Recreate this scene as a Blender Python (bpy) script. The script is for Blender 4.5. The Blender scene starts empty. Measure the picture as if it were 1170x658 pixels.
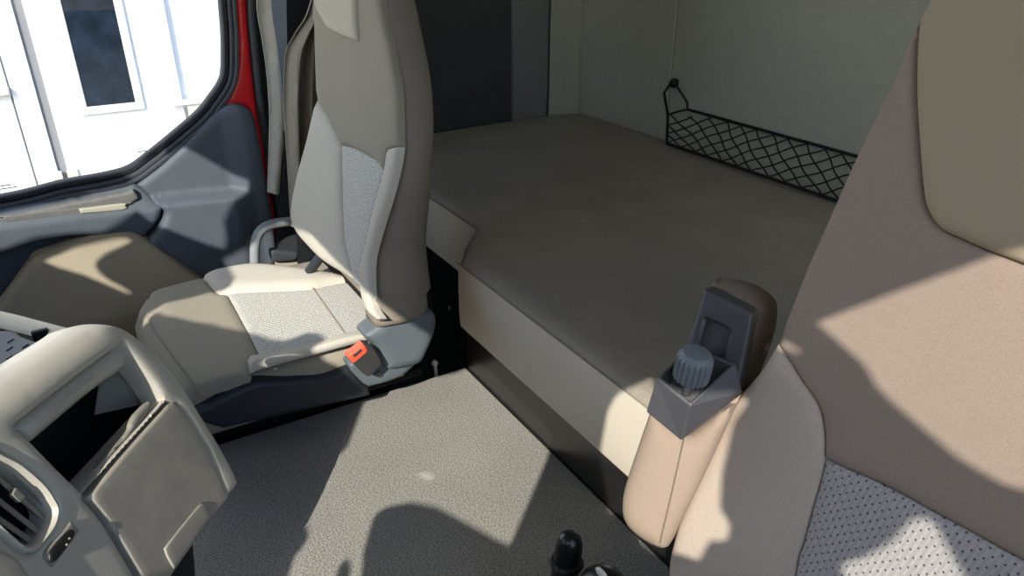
import bpy, bmesh, math, random
from mathutils import Vector as V, Matrix
from mathutils.geometry import delaunay_2d_cdt
random.seed(7)
SC = bpy.context.scene
COL = SC.collection

# ------------------------------------------------------------------ camera
FPX = 850.0
PITCH = math.atan2(850.0, 1731.0)
YAW = math.radians(-31.1)
CAM = V((0, 0, .88))
FW = V((math.cos(YAW)*math.cos(PITCH), math.sin(YAW)*math.cos(PITCH), -math.sin(PITCH)))
RT = V((math.sin(YAW), -math.cos(YAW), 0))
UP = RT.cross(FW)
cd = bpy.data.cameras.new('camera')
cam = bpy.data.objects.new('camera', cd); COL.objects.link(cam)
cd.sensor_fit = 'HORIZONTAL'; cd.sensor_width = 36; cd.lens = FPX/1170*36
cd.clip_start = .02; cd.clip_end = 200
cam.matrix_world = Matrix(((RT.x, UP.x, -FW.x, CAM.x), (RT.y, UP.y, -FW.y, CAM.y), (RT.z, UP.z, -FW.z, CAM.z), (0, 0, 0, 1)))
SC.camera = cam

def ray(x, y): return FW + RT*((x-585)/FPX) + UP*((329-y)/FPX)
def onp(x, y, q, n):
    d = ray(x, y); n = V(n); return CAM + d*((V(q)-CAM).dot(n)/d.dot(n))
def atx(x, y, v): return onp(x, y, (v, 0, 0), (1, 0, 0))
def aty(x, y, v): return onp(x, y, (0, v, 0), (0, 1, 0))
def atz(x, y, v): return onp(x, y, (0, 0, v), (0, 0, 1))

# ------------------------------------------------------------------ materials
def lin(c): return tuple(((v/255)/12.92 if v/255 <= .04045 else ((v/255+.055)/1.055)**2.4) for v in c)
MATS = {}
def mat(name, rgb, rough=.6, spec=.4, bump=0, bscale=300, var=0, vscale=4, metal=0, kind='noise', coat=0, speck=0, sheen=0):
    m = bpy.data.materials.new(name); m.use_nodes = True
    nt = m.node_tree; nd = nt.nodes; lk = nt.links
    b = nd['Principled BSDF']
    c = lin(rgb)
    b.inputs['Base Color'].default_value = (*c, 1); b.inputs['Roughness'].default_value = rough
    b.inputs['Specular IOR Level'].default_value = spec; b.inputs['Metallic'].default_value = metal
    if sheen:
        b.inputs['Sheen Weight'].default_value = sheen
    tc = nd.new('ShaderNodeTexCoord')
    src = tc.outputs['UV'] if kind in ('perf', 'weave') else tc.outputs['Object']
    col = None
    if var:
        n = nd.new('ShaderNodeTexNoise'); n.inputs['Scale'].default_value = vscale; n.inputs['Detail'].default_value = 5
        lk.new(tc.outputs['Object'], n.inputs['Vector'])
        mr = nd.new('ShaderNodeMapRange'); mr.inputs[1].default_value = .3; mr.inputs[2].default_value = .7
        mr.inputs[3].default_value = 1-var; mr.inputs[4].default_value = 1+var
        lk.new(n.outputs['Fac'], mr.inputs[0])
        col = mr.outputs[0]
    if speck:
        n = nd.new('ShaderNodeTexNoise'); n.inputs['Scale'].default_value = bscale; n.inputs['Detail'].default_value = 2
        lk.new(tc.outputs['Object'], n.inputs['Vector'])
        mr = nd.new('ShaderNodeMapRange'); mr.inputs[1].default_value = .35; mr.inputs[2].default_value = .65
        mr.inputs[3].default_value = 1-speck; mr.inputs[4].default_value = 1+speck
        lk.new(n.outputs['Fac'], mr.inputs[0])
        if col is None: col = mr.outputs[0]
        else:
            mm = nd.new('ShaderNodeMath'); mm.operation = 'MULTIPLY'
            lk.new(col, mm.inputs[0]); lk.new(mr.outputs[0], mm.inputs[1]); col = mm.outputs[0]
    h = None
    if kind in ('perf', 'weave'):
        mp = nd.new('ShaderNodeMapping'); lk.new(src, mp.inputs[0])
        mp.inputs['Rotation'].default_value = (0, 0, .785 if kind == 'perf' else .6)
        vo = nd.new('ShaderNodeTexVoronoi'); vo.inputs['Randomness'].default_value = 0 if kind == 'perf' else .25
        vo.inputs['Scale'].default_value = 150 if kind == 'perf' else 135
        lk.new(mp.outputs[0], vo.inputs['Vector'])
        mr = nd.new('ShaderNodeMapRange')
        if kind == 'perf':
            mr.inputs[1].default_value = .10; mr.inputs[2].default_value = .16; mr.inputs[3].default_value = .2; mr.inputs[4].default_value = 1
        else:
            mr.inputs[1].default_value = .12; mr.inputs[2].default_value = .45; mr.inputs[3].default_value = 1.06; mr.inputs[4].default_value = .66
        lk.new(vo.outputs['Distance'], mr.inputs[0])
        if kind == 'perf':
            # little raised dashes between the holes
            mp2 = nd.new('ShaderNodeMapping'); lk.new(src, mp2.inputs[0]); mp2.inputs['Rotation'].default_value = (0, 0, .1)
            wv = nd.new('ShaderNodeTexWave'); wv.inputs['Scale'].default_value = 60; wv.inputs['Distortion'].default_value = 6
            wv.inputs['Detail Scale'].default_value = 40; wv.inputs['Detail'].default_value = 1
            lk.new(mp2.outputs[0], wv.inputs['Vector'])
            m2 = nd.new('ShaderNodeMapRange'); m2.inputs[3].default_value = .8; m2.inputs[4].default_value = 1.12
            lk.new(wv.outputs['Fac'], m2.inputs[0])
            mm = nd.new('ShaderNodeMath'); mm.operation = 'MULTIPLY'
            lk.new(mr.outputs[0], mm.inputs[0]); lk.new(m2.outputs[0], mm.inputs[1]); pat = mm.outputs[0]
        else: pat = mr.outputs[0]
        h = pat
        if col is None: col = pat
        else:
            mm = nd.new('ShaderNodeMath'); mm.operation = 'MULTIPLY'
            lk.new(col, mm.inputs[0]); lk.new(pat, mm.inputs[1]); col = mm.outputs[0]
    elif bump:
        n = nd.new('ShaderNodeTexNoise'); n.inputs['Scale'].default_value = bscale; n.inputs['Detail'].default_value = 3
        lk.new(tc.outputs['Object'], n.inputs['Vector']); h = n.outputs['Fac']
    if h is not None and bump:
        bp = nd.new('ShaderNodeBump'); bp.inputs['Strength'].default_value = bump; bp.inputs['Distance'].default_value = .002
        lk.new(h, bp.inputs['Height']); lk.new(bp.outputs[0], b.inputs['Normal'])
    if col is not None:
        mx = nd.new('ShaderNodeVectorMath'); mx.operation = 'SCALE'
        mx.inputs[0].default_value = c; lk.new(col, mx.inputs['Scale'])
        lk.new(mx.outputs[0], b.inputs['Base Color'])
    MATS[name] = m
    return m

mat('floor_mat', (139, 137, 130), .75, .25, .8, 330, .07, 5, speck=.38)
mat('footwell_mat', (45, 46, 50), .8, .2, .5, 300)
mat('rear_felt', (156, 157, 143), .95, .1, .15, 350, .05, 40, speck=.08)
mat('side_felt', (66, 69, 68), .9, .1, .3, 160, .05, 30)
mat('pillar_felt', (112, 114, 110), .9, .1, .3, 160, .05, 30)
mat('mattress_top', (148, 141, 127), .9, .15, .35, 420, .08, 8, speck=.14)
mat('mattress_side', (200, 191, 173), .85, .2, .25, 420, .04, 8)
mat('piping_taupe', (140, 133, 118), .8, .2)
mat('seam', (84, 80, 70), .8, .2)
mat('black_panel', (30, 29, 27), .3, 1.0, .12, 120, .25, 14)
mat('seat_light', (186, 181, 168), .85, .2, .2, 450, .03, 10, speck=.05)
mat('seat_taupe', (144, 138, 123), .88, .2, .2, 450, .03, 10, speck=.06)
mat('seat_side', (124, 116, 104), .9, .15, .2, 450, .03, 10, speck=.06)
mat('seat_headpad', (168, 160, 142), .6, .3, .15, 300, .03, 10)
mat('weave_insert', (204, 202, 194), .85, .2, .8, kind='weave')
mat('perf_insert', (196, 191, 188), .85, .2, .9, kind='perf')
mat('drv_taupe', (139, 124, 112), .88, .2, .14, 900, .03, 8, speck=.1)
mat('drv_light', (174, 160, 145), .88, .2, .14, 900, .03, 8, speck=.1)
mat('drv_head', (150, 137, 116), .75, .25, .1, 800, .03, 8)
mat('arm_cloth', (146, 129, 113), .88, .2, .14, 900, .03, 8, speck=.08)
mat('arm_dark_cloth', (112, 100, 88), .88, .2, .14, 900, .03, 8)
mat('black_grain', (58, 58, 61), .42, .5, .22, 900)
mat('knob_grey', (104, 112, 118), .45, .45, .1, 300)
mat('blue_grey', (88, 97, 102), .5, .45, .15, 350, .08, 20)
mat('base_plastic', (38, 42, 50), .55, .4, .15, 350)
mat('pedestal', (15, 16, 18), .6, .12)
mat('steel', (190, 190, 192), .3, .5, metal=.9)
mat('buckle_red', (236, 92, 66), .4, .4)
mat('buckle_black', (56, 55, 54), .5, .4, .3, 300)
mat('dash_champagne', (182, 177, 165), .42, .55, .12, 500, .03, 14, metal=.12)
mat('dash_lid', (160, 154, 142), .5, .5, .14, 500, .08, 40, metal=.1)
mat('dash_dark', (22, 24, 28), .6, .35, .2, 300)
mat('dash_top', (140, 144, 146), .7, .3, .3, 420)
mat('tray_grey', (134, 130, 120), .55, .4, .12, 300)
mat('vent_black', (26, 27, 29), .45, .45)
mat('slat_grey', (112, 110, 104), .42, .5)
mat('rail_cream', (232, 220, 194), .45, .4)
mat('door_dark', (82, 90, 98), .62, .4, .35, 380, .05, 20)
mat('door_top_pad', (104, 104, 102), .6, .4, .4, 90, .12, 60)
mat('door_fabric', (150, 141, 122), .88, .2, .25, 420, .03, 10, speck=.06)
mat('door_pull', (168, 166, 150), .5, .4)
mat('rubber', (62, 66, 72), .5, .5)
mat('rubber_dark', (30, 33, 38), .55, .4)
mat('red_paint', (220, 26, 36), .25, .6, coat=.5)
mat('strap_cloth', (188, 184, 172), .9, .15, .4, 260, .06, 30, speck=.08)
mat('curtain_cloth', (146, 138, 124), .92, .1, .4, 260, .06, 20, speck=.06)
mat('belt_web', (140, 148, 158), .7, .3, .4, 500)
mat('belt_dark', (44, 46, 50), .7, .3, .4, 500)
mat('handle_grey', (140, 144, 148), .5, .4)
mat('net_cord', (14, 14, 15), .6, .3)
mat('garage_white', (236, 238, 240), .55, .3, 0, 1, .02, 3)
mat('garage_trim', (205, 208, 212), .55, .3)
mat('garage_gap', (122, 124, 128), .8, .2)
mat('garage_glass', (26, 36, 48), .15, .6, 0, 1, .5, 6)
mat('garage_metal', (196, 194, 186), .45, .4, metal=.3)
mat('beige_panel', (214, 208, 192), .6, .3)
mat('asphalt', (128, 126, 122), .9, .2, .3, 60, .1, 3)
mat('roof_lining', (150, 148, 140), .95, .1)
mat('blocker_dark', (66, 66, 66), .9, .1)
mat('print_grey', (205, 206, 208), .7, .2)
mat('white_chip', (214, 210, 200), .5, .3)
mat('lever_black', (22, 22, 24), .3, .5)
mat('rivet', (120, 118, 112), .4, .4, metal=.6)
def glass():
    m = bpy.data.materials.new('window_glass'); m.use_nodes = True
    nt = m.node_tree; nd = nt.nodes; nd.remove(nd['Principled BSDF'])
    tr = nd.new('ShaderNodeBsdfTransparent'); tr.inputs[0].default_value = (.97, .985, .98, 1)
    gl = nd.new('ShaderNodeBsdfGlossy'); gl.inputs['Roughness'].default_value = .02
    fr = nd.new('ShaderNodeFresnel'); fr.inputs[0].default_value = 1.45
    mx = nd.new('ShaderNodeMixShader')
    sc_ = nd.new('ShaderNodeMath'); sc_.operation = 'MULTIPLY'; sc_.inputs[1].default_value = .8
    nt.links.new(fr.outputs[0], sc_.inputs[0]); nt.links.new(sc_.outputs[0], mx.inputs[0])
    nt.links.new(tr.outputs[0], mx.inputs[1]); nt.links.new(gl.outputs[0], mx.inputs[2])
    nt.links.new(mx.outputs[0], nd['Material Output'].inputs[0])
    MATS['window_glass'] = m
glass()

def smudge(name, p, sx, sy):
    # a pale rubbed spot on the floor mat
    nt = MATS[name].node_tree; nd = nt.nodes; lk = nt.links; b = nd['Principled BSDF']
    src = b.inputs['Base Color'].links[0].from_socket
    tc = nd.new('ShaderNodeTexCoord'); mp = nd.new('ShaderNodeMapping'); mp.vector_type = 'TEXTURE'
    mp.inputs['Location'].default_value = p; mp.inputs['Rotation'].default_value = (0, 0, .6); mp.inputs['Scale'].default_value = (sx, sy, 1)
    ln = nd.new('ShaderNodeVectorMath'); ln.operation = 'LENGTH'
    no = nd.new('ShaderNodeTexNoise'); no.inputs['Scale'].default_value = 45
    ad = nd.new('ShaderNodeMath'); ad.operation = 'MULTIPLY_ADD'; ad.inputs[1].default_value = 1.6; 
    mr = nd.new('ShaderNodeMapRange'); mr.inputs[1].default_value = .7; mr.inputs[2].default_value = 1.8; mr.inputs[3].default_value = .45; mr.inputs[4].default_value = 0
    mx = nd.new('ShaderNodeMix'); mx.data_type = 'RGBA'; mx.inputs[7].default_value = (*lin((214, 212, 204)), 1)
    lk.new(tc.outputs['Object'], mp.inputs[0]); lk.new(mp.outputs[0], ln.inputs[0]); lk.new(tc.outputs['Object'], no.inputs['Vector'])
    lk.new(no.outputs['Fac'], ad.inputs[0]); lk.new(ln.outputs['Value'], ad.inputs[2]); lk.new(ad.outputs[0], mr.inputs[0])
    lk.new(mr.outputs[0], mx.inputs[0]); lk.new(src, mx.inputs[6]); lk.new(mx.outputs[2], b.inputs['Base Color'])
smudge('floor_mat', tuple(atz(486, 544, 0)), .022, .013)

# ------------------------------------------------------------------ object helpers
def tag(o, label=None, cat=None, group=None, kind=None):
    if label: o['label'] = label
    if cat: o['category'] = cat
    if group: o['group'] = group
    if kind: o['kind'] = kind
    return o
def thing(name, loc, label, cat, group=None, kind=None):
    o = bpy.data.objects.new(name, None); COL.objects.link(o); o.location = loc
    o.empty_display_size = .05
    return tag(o, label, cat, group, kind)
def wloc(o):
    p = V(o.location)
    while o.parent: o = o.parent; p += V(o.location)
    return p
def link(name, verts, faces, m, parent=None, smooth=True, uv=None, angle=35, bevel=0, bseg=2, sub=0, label=None):
    off = wloc(parent) if parent else V((0, 0, 0))
    me = bpy.data.meshes.new(name)
    me.from_pydata([tuple(V(v)-off) for v in verts], [], [tuple(f) for f in faces])
    if uv:
        l = me.uv_layers.new(name='UVMap')
        for p in me.polygons:
            for li in p.loop_indices: l.data[li].uv = uv[me.loops[li].vertex_index]
    me.materials.append(MATS[m])
    bm = bmesh.new(); bm.from_mesh(me)
    if not uv: bmesh.ops.remove_doubles(bm, verts=bm.verts, dist=1e-6)
    bmesh.ops.recalc_face_normals(bm, faces=bm.faces)
    bm.to_mesh(me); bm.free()
    o = bpy.data.objects.new(name, me); COL.objects.link(o)
    if parent: o.parent = parent
    if bevel:
        b = o.modifiers.new('bevel', 'BEVEL'); b.width = bevel; b.segments = bseg; b.limit_method = 'ANGLE'; b.angle_limit = math.radians(30)
    if sub:
        s = o.modifiers.new('sub', 'SUBSURF'); s.levels = sub; s.render_levels = sub
    if smooth:
        for p in me.polygons: p.use_smooth = True
        if not sub:
            try: me.set_sharp_from_angle(angle=math.radians(angle))
            except Exception: pass
    if label: o['label'] = label
    return o

class MB:
    def __init__(s): s.v = []; s.f = []
    def add(s, vs, fs):
        b = len(s.v); s.v += [V(v) for v in vs]; s.f += [tuple(i+b for i in f) for f in fs]; return s
    def box(s, lo, hi):
        (a, b, c), (d, e, f) = lo, hi
        return s.add([(a, b, c), (d, b, c), (d, e, c), (a, e, c), (a, b, f), (d, b, f), (d, e, f), (a, e, f)],
                     [(0, 3, 2, 1), (4, 5, 6, 7), (0, 1, 5, 4), (1, 2, 6, 5), (2, 3, 7, 6), (3, 0, 4, 7)])
    def tube(s, pts, r, n=8, caps=True):
        pts = [V(p) for p in pts]; rs = r if isinstance(r, (list, tuple)) else [r]*len(pts)
        rings = []; t0 = (pts[1]-pts[0]).normalized()
        a = t0.orthogonal().normalized()
        for i, p in enumerate(pts):
            t = (pts[min(i+1, len(pts)-1)]-pts[max(i-1, 0)]).normalized()
            a = (a - t*a.dot(t)).normalized(); b = t.cross(a)
            rings.append([p+(a*math.cos(2*math.pi*k/n)+b*math.sin(2*math.pi*k/n))*rs[i] for k in range(n)])
        return s.loft(rings, caps)
    def loft(s, rings, caps=True, closed=True):
        n = len(rings[0]); vs = [v for r in rings for v in r]; fs = []
        for i in range(len(rings)-1):
            for k in range(n if closed else n-1):
                fs.append((i*n+k, i*n+(k+1) % n, (i+1)*n+(k+1) % n, (i+1)*n+k))
        if caps: fs += [tuple(range(n))[::-1], tuple(range((len(rings)-1)*n, len(rings)*n))]
        return s.add(vs, fs)
    def prism(s, pts, ext):
        pts = [V(p) for p in pts]; n = len(pts); ext = V(ext)
        return s.add(pts+[p+ext for p in pts], [tuple(range(n))[::-1], tuple(range(n, 2*n))]+[(i, (i+1) % n, n+(i+1) % n, n+i) for i in range(n)])
    def lathe(s, prof, p, axis, n=24):
        axis = V(axis).normalized(); a = axis.orthogonal().normalized(); b = axis.cross(a); p = V(p)
        return s.loft([[p+axis*h+(a*math.cos(2*math.pi*k/n)+b*math.sin(2*math.pi*k/n))*max(r, 1e-4) for k in range(n)] for r, h in prof])
    def obj(s, name, m, parent=None, **k): return link(name, s.v, s.f, m, parent, **k)

def spl(pts, closed=True, n=6):
    """Catmull-Rom through the points; a third value marks a hard corner"""
    P = [(p[0], p[1]) for p in pts]; cr = [len(p) > 2 for p in pts]; out = []; N = len(P)
    for i in range(N if closed else N-1):
        j = (i+1) % N
        p1, p2 = P[i], P[j]
        p0 = P[(i-1) % N] if (closed or i > 0) and not cr[i] else p1
        p3 = P[(j+1) % N] if (closed or j < N-1) and not cr[j] else p2
        for k in range(n):
            t = k/n
            q = []
            for d in (0, 1):
                a, b, c, e = p0[d], p1[d], p2[d], p3[d]
                if p0 is p1: a = 2*b-c
                if p3 is p2: e = 2*c-b
                q.append(.5*((2*b)+(-a+c)*t+(2*a-5*b+4*c-e)*t*t+(-a+3*b-3*c+e)*t**3))
            out.append(tuple(q))
    if not closed: out.append(P[-1])
    return out
def inside(p, poly):
    x, y = p; r = False; n = len(poly)
    for i in range(n):
        x1, y1 = poly[i]; x2, y2 = poly[i-1]
        if (y1 > y) != (y2 > y) and x < (x2-x1)*(y-y1)/(y2-y1)+x1: r = not r
    return r
def edist(p, loops):
    best = 1e9
    for poly in loops:
        n = len(poly)
        for i in range(n):
            ax, ay = poly[i-1]; bx, by = poly[i]; dx, dy = bx-ax, by-ay; L = dx*dx+dy*dy
            t = 0 if L < 1e-12 else max(0, min(1, ((p[0]-ax)*dx+(p[1]-ay)*dy)/L))
            d = math.hypot(p[0]-ax-dx*t, p[1]-ay-dy*t)
            if d < best: best = d
    return best
def dens(poly, res):
    out = []
    for i in range(len(poly)):
        a, b = poly[i-1], poly[i]; L = math.hypot(b[0]-a[0], b[1]-a[1]); k = max(1, int(L/res+.5))
        out += [(a[0]+(b[0]-a[0])*j/k, a[1]+(b[1]-a[1])*j/k) for j in range(k)]
    return out
def inset(poly, d):
    n = len(poly); out = []
    ar = sum(poly[i-1][0]*poly[i][1]-poly[i][0]*poly[i-1][1] for i in range(n)); sg = 1 if ar > 0 else -1
    for i in range(n):
        a, b, c = poly[i-1], poly[i], poly[(i+1) % n]
        t = V((c[0]-a[0], c[1]-a[1])); t.normalize() if t.length else None
        out.append((b[0]-t.y*d*sg, b[1]+t.x*d*sg))
    return out
def band(name, loop, prof, surf, m, parent, label=None):
    """a moulding swept round a closed loop: (inset, height) profile"""
    mb = MB(); rings = [[surf(*q)[0]+surf(*q)[1]*h for q in inset(loop, o)] for o, h in prof]
    mb.loft(rings+[rings[0]], caps=False)
    return mb.obj(name, m, parent, angle=40, label=label)
def patch(name, poly, surf, m, parent, res=.012, puff=(.012, .006), skirt=.012, holes=(), base=0., label=None, hskirt=None):
    """a cushioned panel: outline in surface metres, rounded down towards its seams, closed by a skirt"""
    if w0 := (puff[1] == 0 and res > .3): loops = [list(poly)]+[list(h) for h in holes]
    else: loops = [dens(poly, res)]+[dens(h, res) for h in holes]
    pts = []; edges = []
    for lp in loops:
        b = len(pts); pts += lp; edges += [(b+i, b+(i+1) % len(lp)) for i in range(len(lp))]
    nb = len(pts)
    w, h = puff
    if h > 0:
        for li, lp in enumerate(loops):
            for fr in (.12, .34, .66, 1.0):
                d = w*fr
                for q in inset(lp, d if li == 0 else -d):
                    if inside(q, poly) and not any(inside(q, hh) for hh in holes) and edist(q, loops) > d*.93: pts.append(q)
    gmin = max(res*.55, w*1.0+res*.5 if h > 0 else 0)
    xs = [p[0] for p in poly]; ys = [p[1] for p in poly]
    gx = min(xs); i = 0
    while gx < max(xs):
        gy = min(ys)+(res*.5 if i % 2 else 0)
        while gy < max(ys):
            p = (gx, gy)
            if inside(p, poly) and not any(inside(p, h) for h in holes) and edist(p, loops) > gmin: pts.append(p)
            gy += res
        gx += res*.87; i += 1
    r = delaunay_2d_cdt([V(p) for p in pts], edges, [], 0, 1e-7)
    P = [(q[0], q[1]) for q in r[0]]
    T = []
    for f in r[2]:
        c = (sum(P[i][0] for i in f)/len(f), sum(P[i][1] for i in f)/len(f))
        if inside(c, poly) and not any(inside(c, h) for h in holes): T.append(tuple(f))
    vs = []
    for p in P:
        s, n = surf(*p); d = min(1, edist(p, loops)/w) if w > 0 else 1
        vs.append(s+n*(base-h*(1-math.sqrt(max(0, 1-(1-d)**2)))))
    uv = list(P)
    # boundary edges -> skirt
    cnt = {}
    for f in T:
        for i in range(len(f)):
            e = (f[i], f[(i+1) % len(f)]); cnt.setdefault(tuple(sorted(e)), []).append(e)
    dup = {}
    F = list(T)
    def low(i):
        if i not in dup:
            s, n = surf(*P[i]); hs = skirt
            if hskirt is not None and holes and edist(P[i], loops[1:]) < 1e-5: hs = hskirt
            dup[i] = len(vs); vs.append(s+n*(base-h-hs)); uv.append(P[i])
        return dup[i]
    for k, l in cnt.items():
        if len(l) == 1:
            a, b = l[0]; F.append((b, a, low(a), low(b)))
    return link(name, vs, F, m, parent, uv=uv, angle=50, label=label)
class Plane:
    """a plane in the cab with metre coordinates (u, v); px() drops a sight line on it"""
    def __init__(s, q, u, v, n, bul=None):
        s.q = V(q); s.u = V(u).normalized(); s.n = V(n).normalized(); s.v = V(v).normalized(); s.bul = bul
    def px(s, x, y):
        p = onp(x, y, s.q, s.n)-s.q; return (p.dot(s.u), p.dot(s.v))
    def poly(s, pts, n=5): return spl([s.px(p[0], p[1])+((1,) if len(p) > 2 else ()) for p in pts], True, n)
    def line(s, pts, n=6): return spl([s.px(p[0], p[1])+((1,) if len(p) > 2 else ()) for p in pts], False, n)
    def __call__(s, a, b): return (s.q+s.u*a+s.v*b+(s.n*s.bul(a, b) if s.bul else V((0, 0, 0))), s.n)
    def pt(s, a, b, h=0): return s(a, b)[0]+s.n*h
    def p3(s, x, y, h=0): return s.pt(*s.px(x, y), h)
def piping(name, line, surf, r, m, parent, h=0., closed=False):
    pts = [surf(*p)[0]+surf(*p)[1]*h for p in line]
    return MB().tube(pts, r, 6).obj(name, m, parent)
C_ = 1   # corner mark

# ================================================================== SETTING
FY = -.634          # line where the raised floor meets the bunk base
FX = 1.25           # outer edge of the raised floor
MB().box((-.6, FY, -.05), (FX, 1.3, 0)).obj('floor', 'floor_mat', bevel=.004)['kind'] = 'structure'
MB().box((-.6, -1.70, -.42), (2.3, 1.3, -.36)).obj('floor_recess', 'footwell_mat')['kind'] = 'structure'
MB().box((FX-.03, FY, -.36), (FX-.004, 1.3, -.052)).obj('floor_riser', 'pedestal')['kind'] = 'structure'
RY = -1.615
c0 = aty(627.5, 100, RY-.005); xw = 2.225
# rear wall with two panels and a sunk joint, chamfered corner, dark side wall
j2 = aty(769, 60, RY).x
rw = thing('wall_rear', (1, RY, .2), None, None, kind='structure')
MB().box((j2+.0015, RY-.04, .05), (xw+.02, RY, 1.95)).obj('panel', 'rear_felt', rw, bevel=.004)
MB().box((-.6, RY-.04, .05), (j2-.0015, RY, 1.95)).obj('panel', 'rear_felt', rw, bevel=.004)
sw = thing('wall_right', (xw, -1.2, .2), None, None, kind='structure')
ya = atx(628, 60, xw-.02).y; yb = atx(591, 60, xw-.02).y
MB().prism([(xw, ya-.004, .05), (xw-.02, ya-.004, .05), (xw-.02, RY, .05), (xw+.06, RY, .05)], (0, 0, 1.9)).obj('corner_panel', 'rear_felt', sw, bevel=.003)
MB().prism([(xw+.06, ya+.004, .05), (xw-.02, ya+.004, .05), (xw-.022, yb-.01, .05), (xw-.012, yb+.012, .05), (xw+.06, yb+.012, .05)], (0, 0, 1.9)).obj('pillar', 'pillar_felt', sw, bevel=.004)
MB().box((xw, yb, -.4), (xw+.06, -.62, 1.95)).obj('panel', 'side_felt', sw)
MB().box((xw-.012, ya-.03, .05), (xw+.09, ya+.03, 1.95)).obj('joint', 'rubber_dark', sw)

# ================================================================== BUNK
MZ = .27; MF = -.62
bb = thing('bunk_box', (1.0, -.9, 0), 'glossy black panelled base under the bunk mattress, scuffed along the floor', 'bunk')
MB().box((-.2, -1.58, -.02), (1.245, FY-.001, .112)).obj('front_panel', 'black_panel', bb, bevel=.004)
MB().box((1.245, -1.58, -.35), (2.16, -.80, .112)).obj('side_panel', 'pedestal', bb, bevel=.004)
p = aty(514.5, 352, -.80); MB().lathe([(.007, 0), (.007, .003), (.004, .006), (.0001, .006)], (p.x, -.80, p.z), (0, 1, 0), 12).obj('bolt', 'rivet', bb)
bm_ = thing('bunk_mattress', (1.2, -1.1, .115), 'wide taupe bunk mattress with notched front edge and pale stitched sides', 'mattress')
TOPP = Plane((0, 0, MZ), (1, 0, 0), (0, 1, 0), (0, 0, 1))
mout = spl([(-.15, MF, 1), (.6, MF), (1.18, MF), (1.225, MF-.003), (1.254, MF-.022), (1.30, -.675), (1.37, -.735), (1.41, -.742), (1.7, -.745), (2.12, -.745), (2.16, -.76), (2.165, -1.0), (2.185, -1.50), (2.165, -1.58), (2.12, -1.597), (1.9, -1.60), (-.15, -1.60, 1)], True, 6)
def mtop(a, b):
    z = .0035*math.sin(a*3.1+b*4)+.003*math.sin(a*7-b*5)
    return V((a, b, MZ+z)), V((0, 0, 1))
patch('top_cover', mout, mtop, 'mattress_top', bm_, .03, (.03, .012), .004)
rings = []
mo = dens(mout, .03)
for z, d in ((MZ-.012, .0), (MZ-.03, -.003), (.20, -.004), (.15, -.004), (.125, -.003), (.113, -.001)):
    rings.append([V((p[0], p[1], z)) for p in inset(mo, d)])
MB().loft(rings).obj('side_band', 'mattress_side', bm_)
fl = [p for p in spl([(.3, MF), (.6, MF), (1.18, MF), (1.225, MF-.003), (1.254, MF-.022), (1.30, -.675), (1.37, -.735), (1.41, -.742), (1.7, -.745)], False, 6)]
MB().tube([V((x, y+.002, MZ-.011)) for x, y in fl], .0018, 6).obj('piping', 'piping_taupe', bm_)

# ================================================================== NET POCKET on the rear wall
nt = thing('storage_net', tuple(aty(800, 150, RY+.03)), 'black elastic storage net on a wire bracket at the rear wall', 'net')
yn = RY+.075       # front of the pocket
h0 = aty(770, 95, RY+.008)
tl = aty(786.5, 124.8, RY+.008)          # top back corner
fl_ = aty(763, 131, yn); fb = aty(762.5, 157, yn)
tr = V((aty(977.6, 178.5, RY+.008).x, 0, 0)).x
XR = .55
zt = tl.z; zb = MZ+.012
wire = MB()
wire.tube([(fb.x, yn, zb), (fl_.x, yn, fl_.z), (h0.x+.016, RY+.03, h0.z-.03), (h0.x+.008, RY+.012, h0.z)], .0042, 8)
wire.tube([(h0.x-.01, RY+.012, h0.z), (tl.x+.004, RY+.012, tl.z+.02), (tl.x, RY+.012, tl.z)], .003, 8)
wire.obj('bracket', 'net_cord', nt)
cl = MB(); cl.lathe([(.014, 0), (.014, .012), (.008, .02), (.001, .02)], (h0.x, RY+.001, h0.z), (0, 1, 0), 14)
cl.box((h0.x-.014, RY+.001, h0.z-.008), (h0.x+.010, RY+.012, h0.z+.012)); cl.obj('hook', 'net_cord', nt, bevel=.002)
rim = MB()
sag = lambda x: -.012*math.sin(math.pi*min(1, max(0, (fl_.x-x)/(fl_.x-XR))))
rim.tube([(tl.x, RY+.012, zt)]+[(tl.x+(XR-tl.x)*i/16, RY+.012+.0*i, zt) for i in range(1, 17)], .0042, 8)
rim.tube([(fl_.x, yn, fl_.z), (tl.x+.01, RY+.03, zt-.004), (tl.x, RY+.012, zt)], .0035, 8)
rim.tube([(fb.x+(XR-fb.x)*i/16, yn, zb) for i in range(17)], .0048, 8)
rim.obj('edge_cord', 'net_cord', nt)
net = MB()
# diamond mesh between the top rim (at the wall) and the bottom rim (out on the mattress)
x0, x1 = fb.x, XR; Nn = 20; step = (x0-x1)/Nn; run = 3.2*step
def netp(u, v):
    f = min(1, max(0, (x0-u)/.14))
    top = V((u, RY+.012+(yn-RY-.012)*(1-f), zt+(fl_.z-zt)*(1-f)))
    bot = V((u, yn, zb))
    p = bot.lerp(top, v); p.y += .012*math.sin(math.pi*v); return p
for i in range(-4, Nn+1):
    for sg in (1, -1):
        pts = []
        for k in range(13):
            v = k/12; u = x0-i*step-(run*v if sg > 0 else run*(1-v))
            u += .004*math.sin(i*2.3+k*.9)
            if x1 <= u <= x0: pts.append(netp(u, v))
        if len(pts) > 2: net.tube(pts, .0021, 5)
net.obj('netting', 'net_cord', nt)

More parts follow.
